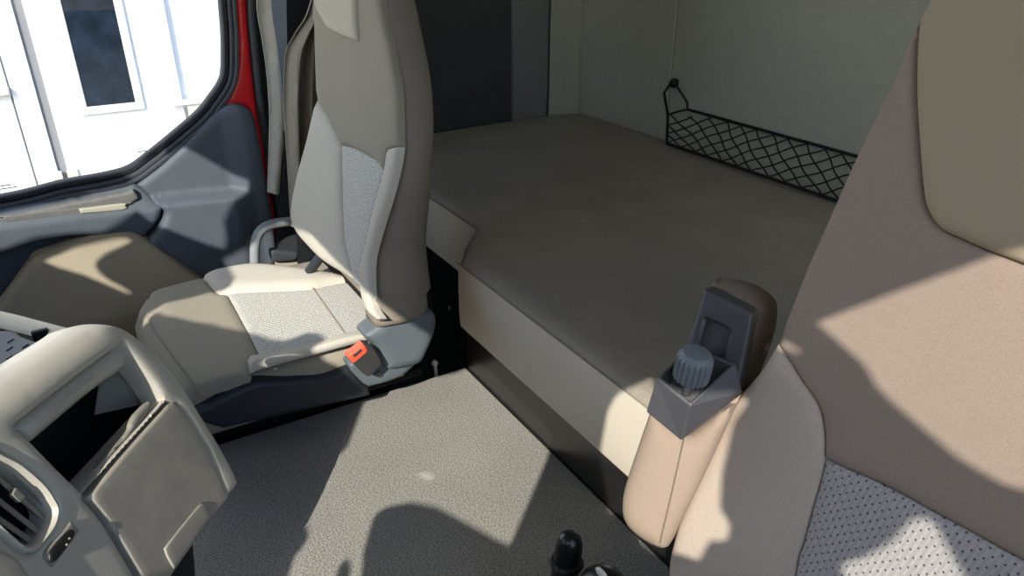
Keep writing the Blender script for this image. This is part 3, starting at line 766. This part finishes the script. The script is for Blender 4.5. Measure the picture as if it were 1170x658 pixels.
MB().box((-.30, .58, 0), (1.95, .93, .46)).box((.80, .60, .34), (1.95, .92, .60)).obj('main_body', 'dash_dark', db, bevel=.05, bseg=4)
# top pad with cast dashes, cream rail
TPd = Plane(DS.p3(60, 395, -.02)-V((0, 0, .012)), (0, -1, 0), (1, 0, 0), (0, 0, 1))
pad = [(-150, 395, C_), (0, 373), (25, 379), (60, 392), (75, 398, C_), (40, 425), (0, 452), (-100, 520, C_)]
patch('top_pad', TPd.poly(pad), TPd, 'dash_top', db, .012, (.02, .012), .035)
ds = MB()
for (x, y) in ((12, 390), (11, 399), (11, 409), (13, 419), (29, 396), (27, 407), (-4, 392), (-4, 402), (-4, 412), (-3, 422), (-18, 398), (-18, 410)):
    a = TPd.p3(x-3.4, y+2.1, .0006); b = TPd.p3(x+3.4, y-2.1, .0006); ds.tube([a, b], .0008, 5)
ds.obj('moulded_dashes', 'dash_dark', db)
RL = Plane(DS.p3(60, 385, -.13), (0, -1, 0), (1, 0, 0), (0, 0, 1))
patch('edge_rail', RL.poly([(-150, 318, C_), (0, 351), (45, 362), (95, 375, C_), (80, 386, C_), (40, 376), (0, 366), (-150, 332, C_)]), RL, 'rail_cream', db, .012, (.012, .010), .06, label='cream coloured rail')
patch('rail_gap', RL.poly([(-150, 330, C_), (0, 365), (45, 375), (90, 384, C_), (70, 396, C_), (40, 386), (0, 374), (-150, 350, C_)]), RL, 'dash_dark', db, .012, (0, 0), .03, base=-.012)
cp = RL.p3(45, 378, 0)
MB().box(cp-V((.004, .009, .012)), cp+V((.004, .009, .002))).obj('clip', 'vent_black', db, bevel=.002)

# ================================================================== DRIVER'S SEAT
dvs = thing('driver_seat', (.17, -.5, 0), 'large brown driver seat with perforated grey insert and armrest with knob', 'seat')
SN = V((0, 1, .42)).normalized(); SV = V((0, -.42, 1)).normalized(); SU = V((-1, 0, 0))
SQ = V((.42, -.45, .248))
SP = Plane(SQ, SU, SV, SN)
silh = [(765, 705, C_), (762, 650), (770, 610), (780, 583), (805, 530), (839, 460), (870, 419), (888, 388), (918, 311.4), (947, 245), (976.8, 177.6), (1020.6, 87.6), (1040, 39), (1062, 0), (1100, -75), (1140, -130), (1220, -160), (1500, -160, C_), (1500, 900, C_), (765, 900, C_)]
so = SP.poly(silh, 4)
sod = dens(so, .02)
body = MB()
rr = [[SP.pt(a, b, h) for a, b in inset(sod, d)] for h, d in ((-.012, .006), (-.03, -.002), (-.06, .0), (-.085, .012), (-.10, .03))]
body.loft(rr); body.obj('backrest', 'drv_taupe', dvs, angle=60)
bol = [(886.5, 393, C_), (870, 421), (839, 461), (805, 531), (781, 583), (771, 610), (763, 650), (766, 705), (766, 900, C_), (870, 900, C_), (905, 662), (916, 618), (927, 577), (936, 545), (940, 523), (940.5, 496), (934, 464), (916, 437), (900, 412)]
patch('side_bolster', SP.poly(bol), SP, 'drv_light', dvs, .012, (.014, .006), .02, base=.002)
ctr_ = [(886.5, 392, C_), (900, 412), (916, 437), (934, 464), (940.5, 496), (940, 524, C_), (1000, 550), (1057, 580), (1170, 642), (1500, 820, C_), (1500, 420, C_), (1170, 302), (1098.4, 273), (1074, 260), (1059.5, 238.4), (1054.6, 214), (1050, 160.6), (1047, 97), (1050, 29), (1062, 0, C_), (1040, 39), (1020.6, 87.6), (976.8, 177.6), (947, 245), (918, 311.4)]
patch('centre_panel', SP.poly(ctr_), SP, 'drv_taupe', dvs, .014, (.012, .005), .02, base=.0)
hd = [(1050, 29), (1047, 97), (1050, 160.6), (1054.6, 214), (1059.5, 238.4), (1074, 260), (1098.4, 272.5), (1170, 301.5), (1500, 420, C_), (1500, -155, C_), (1220, -155), (1140, -120), (1100, -68), (1062, 3)]
patch('headrest_pad', SP.poly(hd), SP, 'drv_head', dvs, .014, (.016, .008), .02, base=.006)
per = [(940.5, 525, C_), (1000, 551), (1057, 581), (1170, 643), (1500, 822, C_), (1500, 900, C_), (872, 900, C_), (905, 662), (916, 618), (927, 577), (936, 545)]
patch('perforated_insert', SP.poly(per), SP, 'perf_insert', dvs, .012, (.012, .005), .02, base=-.001)
# cushion below the frame
MB().box((-.08, -.40, .0), (.375, .08, .24)).obj('cushion', 'drv_taupe', dvs, bevel=.03, bseg=4)
# armrest, folded up along the backrest
am = bpy.data.objects.new('armrest', None)
XA = .455
APl = Plane((.47, -.42, .30), (-1, 0, 0), (0, -.25, 1), (-.55, 1, .25))
pad_pts = [(741, 466, C_), (735, 482), (722, 520), (711, 553), (706, 574), (706, 592), (712, 606), (724, 618), (740, 628), (755, 633), (762, 626), (773, 603), (792, 565), (820, 505), (842, 456, C_), (782, 501, C_)]
AF = Plane(atx(770, 560, .432), V((-.85, -.5, 0)), V((0, -.36, 1)), V((-.55, .95, .34)))
AF.v = AF.n.cross(AF.u).normalized(); AF.u = AF.v.cross(AF.n).normalized()
ao = patch('armrest', AF.poly(pad_pts), AF, 'arm_cloth', dvs, .008, (.024, .018), .045, label='beige padded armrest folded up against the seat')
piping('armrest_seam', AF.line([(781.5, 502), (776, 525), (766, 570), (757, 608), (754, 621)]), AF, .0008, 'arm_dark_cloth', ao, h=.0003)
AB = Plane(AF.q-AF.n*.055, AF.u, AF.v, AF.n)
patch('armrest_back', AB.poly([(806, 331), (814, 325.5), (832, 325), (850, 330), (864, 338), (876, 349), (879, 362), (876, 388), (862, 430), (843, 470), (800, 560), (760, 610), (725, 590), (735, 500), (770, 420)]), AB, 'arm_dark_cloth', ao, .009, (.03, .026), .03)
# black housing: back plate with recess, tray, knob
K = MB()
nf = AF.n
def A3(x, y, h=0): return AF.p3(x, y, h)
hb = AF.p3
# plate
PLt = Plane(AF.q-AF.n*.030, AF.u, AF.v, AF.n)
pl_ = patch('bracket_plate', PLt.poly([(803, 334, C_), (807, 330.5), (832, 342), (856, 355), (861.5, 360.5, C_), (853, 400), (842, 454, C_), (834, 440, C_), (786, 420, C_), (784, 396, C_)], 3), PLt, 'black_grain', ao, .008, (.005, .004), .03,
            holes=[PLt.poly([(807.5, 365, C_), (833, 377, C_), (826, 412, C_), (798, 399, C_)], 2)], hskirt=.006, label='black plastic armrest bracket')
patch('bracket_recess', Plane(AF.q-AF.n*.039, AF.u, AF.v, AF.n).poly([(804, 362, C_), (836, 374, C_), (830, 418, C_), (795, 405, C_)], 2), Plane(AF.q-AF.n*.041, AF.u, AF.v, AF.n), 'black_grain', pl_, .01, (0, 0), .004)
# tray: rim loop swept down to its tapered foot
rimp = [(786, 392), (751, 430), (752.5, 436), (792, 460.5), (834.5, 421)]
TQ = Plane(AF.q+AF.n*.006, AF.u, AF.v, AF.n)
R0 = [A3(783, 398, -.022), A3(751, 431, .004), A3(792, 461, .010), A3(836, 421, -.026)]
R1 = [A3(776, 420, -.03), A3(739, 469.5, .004), A3(780.5, 502, .007), A3(843, 456, -.028)]
cR = sum(R0, V((0, 0, 0)))/4
Ri = [cR+(p-cR)*.86 for p in R0]; Rd = [p-V((0, 0, .022)) for p in Ri]
tray = MB(); vs = R0+R1+Ri+Rd
tray.add(vs, [(0, 1, 5, 4), (1, 2, 6, 5), (2, 3, 7, 6), (3, 0, 4, 7)]+[(i, 8+i, 8+(i+1) % 4, (i+1) % 4) for i in range(4)]+[(8+i, 12+i, 12+(i+1) % 4, 8+(i+1) % 4) for i in range(4)]+[(12, 13, 14, 15), (4, 5, 6, 7)])
tray.obj('bracket_tray', 'black_grain', ao, bevel=.0015, smooth=False)
kt = A3(801, 399, .016); kb = A3(790, 431, .004)
ax = (kt-kb); L = ax.length; ax.normalize()
kn = MB(); n = 60; r = .0185
prof = [(.72, 0), (.98, .03), (1, .08), (1, .74), (.97, .80), (.86, .88), (.84, .90), (.83, .93), (.74, .98), (.4, 1.02), (.001, 1.03)]
a_ = ax.orthogonal().normalized(); b_ = ax.cross(a_)
kr = []
for s, h in prof:
    ring = []
    for k in range(n):
        g = 1-(.09 if (k % 3 == 0 and .02 < h < .82) else 0)
        t = 2*math.pi*k/n; ring.append(kb+ax*h*L+(a_*math.cos(t)+b_*math.sin(t))*r*s*g)
    kr.append(ring)
kn.loft(kr); kn.obj('adjuster_knob', 'knob_grey', ao, angle=25, label='ribbed grey adjuster knob')
MB().tube([kb-ax*.02, kb+ax*.01], .005, 12).obj('knob_spindle', 'steel', ao)

# ================================================================== FLOOR LEVER
lv = thing('floor_lever', tuple(atz(660, 700, 0)), 'black domed lever knob with collar standing on the cab floor', 'lever')
p0 = atz(647, 668, .05); tdir = (atz(653, 612, .11)-p0); 
p0 = aty(646, 652, -.40); p1 = aty(652, 610, -.405); ax = (p1-p0); L = ax.length; axn = ax.normalized()
rk = .0168
MB().lathe([(rk*.92, -.1*L), (rk*.98, .1*L), (rk, .35*L), (rk, .62*L), (rk*.93, .78*L), (rk*.75, .92*L), (rk*.4, .99*L), (.0001, 1.0*L)], p0+ax*.02, axn, 28).obj('knob', 'lever_black', lv)
MB().lathe([(.012, -.004), (.0205, -.002), (.0215, .002), (.019, .006), (.012, .008)], p0+ax*.22-V((0, 0, .0)), axn, 28).obj('collar', 'lever_black', lv)
MB().tube([p0+ax*.15, p0-axn*.06, V((p0.x+.02, p0.y+.03, .0))], [.017, .019, .022], 20).obj('shaft', 'lever_black', lv)
lb = thing('lever_housing', tuple(atz(690, 700, 0)), 'black rounded lever housing with a chipped white mark beside lever knob', 'lever housing')
hp_ = aty(688, 672, -.40)
HB = MB()
HB.lathe([(.045, -.02-hp_.z+.02), (.04, -.03), (.032, 0), (.024, .014), (.012, .021), (.0001, .022)], hp_, (0.15, .1, 1), 28)
HB.obj('cover', 'lever_black', lb)
ch = aty(683, 650, -.385)
HCH = Plane(ch, (-1, 0, 0), (0, 0, 1), (-.1, 1, .5))
patch('chip', HCH.poly([(677, 651), (680, 648.5), (684, 650), (689, 655), (690, 662), (684, 664), (678, 658)]), HCH, 'white_chip', lb, .004, (.003, .002), .004)

# ================================================================== OUTSIDE
EX = 6.0
EP = Plane((EX, 0, 0), (0, -1, 0), (0, 0, 1), (-1, 0, 0))
def ep(x, y): return EP.p3(x, y)
yA = ep(47, 105).y; yB = ep(22, 140).y; yC = ep(198, 60).y
ZG = -1.75
MB().box((EX+.05, -6, ZG), (EX+.2, 9, 4.5)).obj('building_wall', 'garage_white')['kind'] = 'structure'
MB().box((-12, -14, ZG-.1), (EX+.2, 14, ZG)).obj('ground', 'asphalt')['kind'] = 'structure'
def leaf(name, y0, y1, label):
    t = thing(name, (EX, (y0+y1)/2, ZG), label, 'garage door')
    MB().box((EX, y0, ZG+.02), (EX+.045, y1, 3.2)).obj('door_leaf', 'garage_white', t, bevel=.004)
    return t
lf = leaf('garage_door', yC, yA-.03, 'white garage door leaf with a tall dark glazed window, outside')
lf2 = leaf('garage_door', yA+.03, yB-.006, 'narrow plain white garage door strip outside, between two upright joints')
lf3 = leaf('garage_door', yB+.006, yB+1.6, 'white garage door leaf outside with a pale handle')
w0 = ep(84, 60).y; w1 = ep(141, 55).y; wz0 = ep(126, 119).z; wz1 = 1.9
MB().box((EX-.012, w1, wz0), (EX+.01, w0, wz1)).obj('window_glass', 'garage_glass', lf)
fw = .055
fm = MB()
for lo_, hi_ in (((EX-.022, w0, wz0), (EX, w0+fw, wz1)), ((EX-.022, w1-fw, wz0), (EX, w1, wz1)), ((EX-.024, w1-fw, wz0-fw), (EX, w0+fw, wz0))): fm.box(lo_, hi_)
fm.obj('window_frame', 'garage_trim', lf, bevel=.006)
MB().box((EX+.02, yA-.04, ZG), (EX+.049, yA+.04, 3.2)).obj('joint_strip', 'garage_gap')
jt = bpy.data.objects['joint_strip']; jt['kind'] = 'structure'; jt.name = 'trim_2'
hq = ep(75, 202)
for dy in (-.05, .05):
    MB().box((EX-.02, hq.y+dy-.035, hq.z-.07), (EX+.0, hq.y+dy+.035, hq.z+.05)).obj('hinge', 'garage_metal', lf if dy < 0 else lf2, bevel=.006)
hq = ep(1, 104)
MB().box((EX-.05, hq.y-.05, hq.z-.03), (EX, hq.y+.09, hq.z+.03)).obj('handle', 'garage_metal', lf3, bevel=.01)
# right hand building part with a beige panel under a ledge
le = ep(225, 112)
MB().box((EX-.06, -4, 3.0), (EX+.05, yC-.012, 3.2)).obj('trim_3', 'garage_trim')['kind'] = 'structure'
bx = thing('utility_box', (EX, ep(240, 125).y, ep(240, 125).z), 'beige flat box low on the white wall beyond the window corner', 'box')
b0 = ep(213, 118); b1 = ep(300, 150)
MB().box((EX-.05, b1.y, b1.z-.2), (EX-.002, b0.y, b0.z)).obj('box_body', 'beige_panel', bx, bevel=.008)
MB().box((EX-.07, b1.y, b0.z), (EX-.002, b0.y+.12, b0.z+.03)).obj('box_ledge', 'garage_trim', bx, bevel=.006)

# ================================================================== SHELL + BLOCKERS + LIGHT
MB().box((-.62, -1.70, -.45), (-.56, -.80, 1.95)).obj('wall_left', 'roof_lining')['kind'] = 'structure'
MB().box((-.72, -.80, -.45), (-.64, .95, .45)).obj('door_2', 'door_dark', bevel=.02)['kind'] = 'structure'  # closed driver's door panel out of view, added to block low sky and ground bounce
MB().box((-.5, .90, 1.66), (2.3, .97, 1.95)).obj('sky_blocker_top', 'roof_lining')['kind'] = 'structure'  # unseen header added to cut sky light through the windscreen
MB().box((1.42, .90, 1.15), (2.3, .97, 1.66)).obj('sky_blocker_side', 'roof_lining')['kind'] = 'structure'  # unseen panel added to block sky light on the passenger side
#BLOCKER-BEGIN
# unseen plate added to block the sun, its holes shaped to cast the lit patches
GA = math.radians(-44); GN = V((math.cos(GA), math.sin(GA), 0)); GT = V((-GN.y, GN.x, 0))
GPL = Plane(GN*-1.0, GT, (0, 0, 1), GN)
openings = [
    [(0.47, 1.148), (0.478, 1.144), (0.497, 1.148), (0.51, 1.208), (0.518, 1.228), (0.514, 1.248), (0.516, 1.258), (0.522, 1.268), (0.542, 1.276), (0.558, 1.302), (0.593, 1.408), (0.606, 1.468), (0.616, 1.492), (0.638, 1.52), (0.677, 1.542), (0.679, 1.582), (0.674, 1.592), (0.668, 1.598), (0.638, 1.608), (0.628, 1.605), (0.611, 1.568), (0.559, 1.408), (0.552, 1.401), (0.55, 1.418), (0.577, 1.518), (0.568, 1.528), (0.55, 1.538), (0.545, 1.547), (0.574, 1.588), (0.604, 1.602), (0.614, 1.612), (0.616, 1.638), (0.609, 1.648), (0.612, 1.652), (0.632, 1.662), (0.657, 1.663), (0.683, 1.636), (0.712, 1.635), (0.757, 1.644), (0.837, 1.65), (0.848, 1.654), (0.898, 1.655), (0.953, 1.662), (0.962, 1.661), (0.998, 1.668), (1.007, 1.663), (1.018, 1.648), (1.042, 1.632), (1.05, 1.632), (1.054, 1.662), (1.022, 1.671), (1.007, 1.685), (1.004, 1.698), (0.967, 1.721), (0.938, 1.748), (0.918, 1.752), (0.904, 1.768), (0.914, 1.792), (0.977, 1.838), (0.98, 1.852), (0.987, 1.858), (1.007, 1.853), (1.062, 1.827), (1.108, 1.852), (1.142, 1.837), (1.156, 1.858), (1.168, 1.863), (1.182, 1.878), (1.188, 1.902), (1.136, 1.962), (1.132, 1.988), (1.122, 1.998), (1.12, 2.008), (1.108, 2.025), (1.094, 2.038), (1.091, 2.068), (1.078, 2.079), (1.068, 2.084), (1.062, 2.082), (1.052, 2.073), (1.041, 2.038), (1.043, 2.002), (1.051, 1.978), (1.072, 1.942), (1.071, 1.938), (1.052, 1.936), (1.034, 1.948), (1.018, 1.988), (0.99, 2.013), (0.982, 2.025), (0.973, 2.024), (0.967, 2.016), (0.953, 2.024), (0.938, 2.024), (0.933, 2.008), (0.936, 1.998), (0.921, 1.988), (0.923, 1.938), (0.927, 1.928), (0.922, 1.915), (0.913, 1.913), (0.898, 1.917), (0.882, 1.93), (0.848, 1.924), (0.842, 1.927), (0.843, 1.932), (0.835, 1.948), (0.828, 1.955), (0.822, 1.955), (0.802, 1.945), (0.792, 1.944), (0.777, 1.937), (0.758, 1.932), (0.752, 1.927), (0.732, 1.923), (0.644, 1.882), (0.598, 1.849), (0.559, 1.828), (0.542, 1.805), (0.538, 1.791), (0.518, 1.771), (0.493, 1.757), (0.447, 1.755), (0.427, 1.761), (0.417, 1.742), (0.414, 1.728), (0.415, 1.702), (0.421, 1.678), (0.423, 1.652), (0.438, 1.632), (0.462, 1.612), (0.466, 1.608), (0.462, 1.605), (0.424, 1.622), (0.407, 1.639), (0.392, 1.646), (0.377, 1.658), (0.367, 1.658), (0.242, 1.561), (0.228, 1.555), (0.198, 1.532), (0.176, 1.512), (0.175, 1.502), (0.179, 1.482), (0.181, 1.442), (0.198, 1.298), (0.202, 1.296), (0.218, 1.3), (0.337, 1.335), (0.383, 1.336), (0.418, 1.323), (0.429, 1.312), (0.431, 1.302), (0.417, 1.252), (0.404, 1.228), (0.402, 1.206), (0.407, 1.199), (0.413, 1.199), (0.422, 1.227), (0.433, 1.237), (0.438, 1.238), (0.442, 1.228), (0.431, 1.193), (0.412, 1.182), (0.412, 1.158), (0.438, 1.154), (0.447, 1.149)],
    [(-0.04, 1.322), (-0.028, 1.32), (0.009, 1.338), (0.013, 1.348), (0.011, 1.352), (-0.002, 1.369), (-0.012, 1.367), (-0.028, 1.359), (-0.062, 1.356), (-0.072, 1.348), (-0.074, 1.338), (-0.07, 1.332), (-0.048, 1.329)],
    [(0.032, 1.372), (0.052, 1.373), (0.056, 1.378), (0.077, 1.478), (0.067, 1.578), (0.055, 1.608), (0.007, 1.646), (0.003, 1.642), (0.003, 1.632), (-0.002, 1.626), (-0.022, 1.617), (-0.038, 1.615), (-0.078, 1.624), (-0.088, 1.62), (-0.094, 1.612), (-0.082, 1.582), (-0.076, 1.518), (-0.077, 1.478), (-0.087, 1.462), (-0.087, 1.442), (-0.083, 1.436), (-0.071, 1.432), (-0.062, 1.404), (-0.042, 1.404), (-0.028, 1.4), (-0.002, 1.384)],
    [(-0.223, 1.388), (-0.208, 1.388), (-0.203, 1.408), (-0.192, 1.412), (-0.176, 1.442), (-0.18, 1.452), (-0.193, 1.464), (-0.208, 1.484), (-0.22, 1.512), (-0.228, 1.516), (-0.233, 1.512), (-0.253, 1.464), (-0.28, 1.418), (-0.279, 1.412), (-0.268, 1.404), (-0.233, 1.389)],
    [(-0.338, 1.557), (-0.338, 1.554), (-0.312, 1.557), (-0.288, 1.553), (-0.268, 1.557), (-0.243, 1.576), (-0.203, 1.623), (-0.192, 1.638), (-0.182, 1.662), (-0.145, 1.708), (-0.147, 1.714), (-0.193, 1.742), (-0.258, 1.78), (-0.292, 1.787), (-0.302, 1.782), (-0.328, 1.786), (-0.337, 1.758), (-0.338, 1.628), (-0.342, 1.618)],
    [(-0.134, 1.672), (-0.118, 1.676), (-0.112, 1.688), (-0.118, 1.691), (-0.123, 1.688), (-0.134, 1.678)],
    [(1.312, 1.738), (1.322, 1.735), (1.408, 1.771), (1.458, 1.782), (1.48, 1.792), (1.478, 1.802), (1.438, 1.85), (1.402, 1.878), (1.368, 1.903), (1.352, 1.909), (1.346, 1.908), (1.344, 1.902), (1.351, 1.888), (1.383, 1.848), (1.394, 1.822), (1.394, 1.807), (1.384, 1.788), (1.358, 1.766), (1.346, 1.762)],
    [(1.545, 1.807), (1.552, 1.805), (1.572, 1.813), (1.598, 1.811), (1.617, 1.822), (1.617, 1.862), (1.613, 1.888), (1.602, 1.894), (1.588, 1.892), (1.572, 1.897), (1.498, 1.959), (1.467, 1.978), (1.453, 1.996), (1.447, 1.998), (1.438, 1.996), (1.438, 2.008), (1.424, 2.022), (1.427, 2.033), (1.412, 2.032), (1.398, 2.048), (1.388, 2.052), (1.382, 2.06), (1.369, 2.068), (1.356, 2.088), (1.362, 2.098), (1.378, 2.098), (1.378, 2.102), (1.382, 2.105), (1.389, 2.102), (1.418, 2.078), (1.427, 2.077), (1.425, 2.098), (1.398, 2.128), (1.388, 2.144), (1.372, 2.153), (1.348, 2.152), (1.34, 2.158), (1.314, 2.182), (1.308, 2.203), (1.302, 2.209), (1.297, 2.21), (1.296, 2.192), (1.29, 2.188), (1.285, 2.188), (1.277, 2.197), (1.259, 2.218), (1.252, 2.219), (1.232, 2.213), (1.168, 2.179), (1.127, 2.168), (1.142, 2.102), (1.159, 2.062), (1.174, 2.018), (1.175, 1.968), (1.181, 1.938), (1.188, 1.934), (1.212, 1.938), (1.308, 1.966), (1.332, 1.996), (1.365, 1.948), (1.394, 1.912), (1.408, 1.902), (1.442, 1.888), (1.496, 1.858)],
    [(1.309, 2.213), (1.316, 2.213), (1.321, 2.222), (1.312, 2.235), (1.302, 2.236), (1.3, 2.233), (1.301, 2.222)]]
patch('sun_blocker', [(-.75, .0), (1.80, .0), (1.80, 2.75), (-.75, 2.75)], GPL, 'blocker_dark', None, .5, (0, 0), .006, holes=openings)['kind'] = 'structure'
#BLOCKER-END
MB().box((-.5, -1.70, 1.95), (2.4, .95, 2.0)).obj('ceiling', 'roof_lining')['kind'] = 'structure'
SUN_AZ = math.radians(-44); SUN_EL = math.radians(35)
sdir = V((math.cos(SUN_AZ)*math.cos(SUN_EL), math.sin(SUN_AZ)*math.cos(SUN_EL), -math.sin(SUN_EL)))
sl = bpy.data.lights.new('sun', 'SUN'); sl.energy = 6.1; sl.angle = math.radians(.28); sl.color = (1, .95, .86)
so_ = bpy.data.objects.new('sun', sl); COL.objects.link(so_)
so_.rotation_euler = sdir.to_track_quat('-Z', 'Y').to_euler()
w = bpy.data.worlds.new('world'); SC.world = w; w.use_nodes = True
nt_ = w.node_tree; bg = nt_.nodes['Background']
sky = nt_.nodes.new('ShaderNodeTexSky'); sky.sky_type = 'NISHITA'; sky.sun_disc = False
sky.sun_elevation = SUN_EL; sky.sun_rotation = math.radians(90)-math.atan2(-sdir.y, -sdir.x)
nt_.links.new(sky.outputs[0], bg.inputs[0]); bg.inputs[1].default_value = .41
vs_ = SC.view_settings
vs_.view_transform = 'Standard'; vs_.look = 'None'; vs_.exposure = .12; vs_.gamma = 1; vs_.use_curve_mapping = False
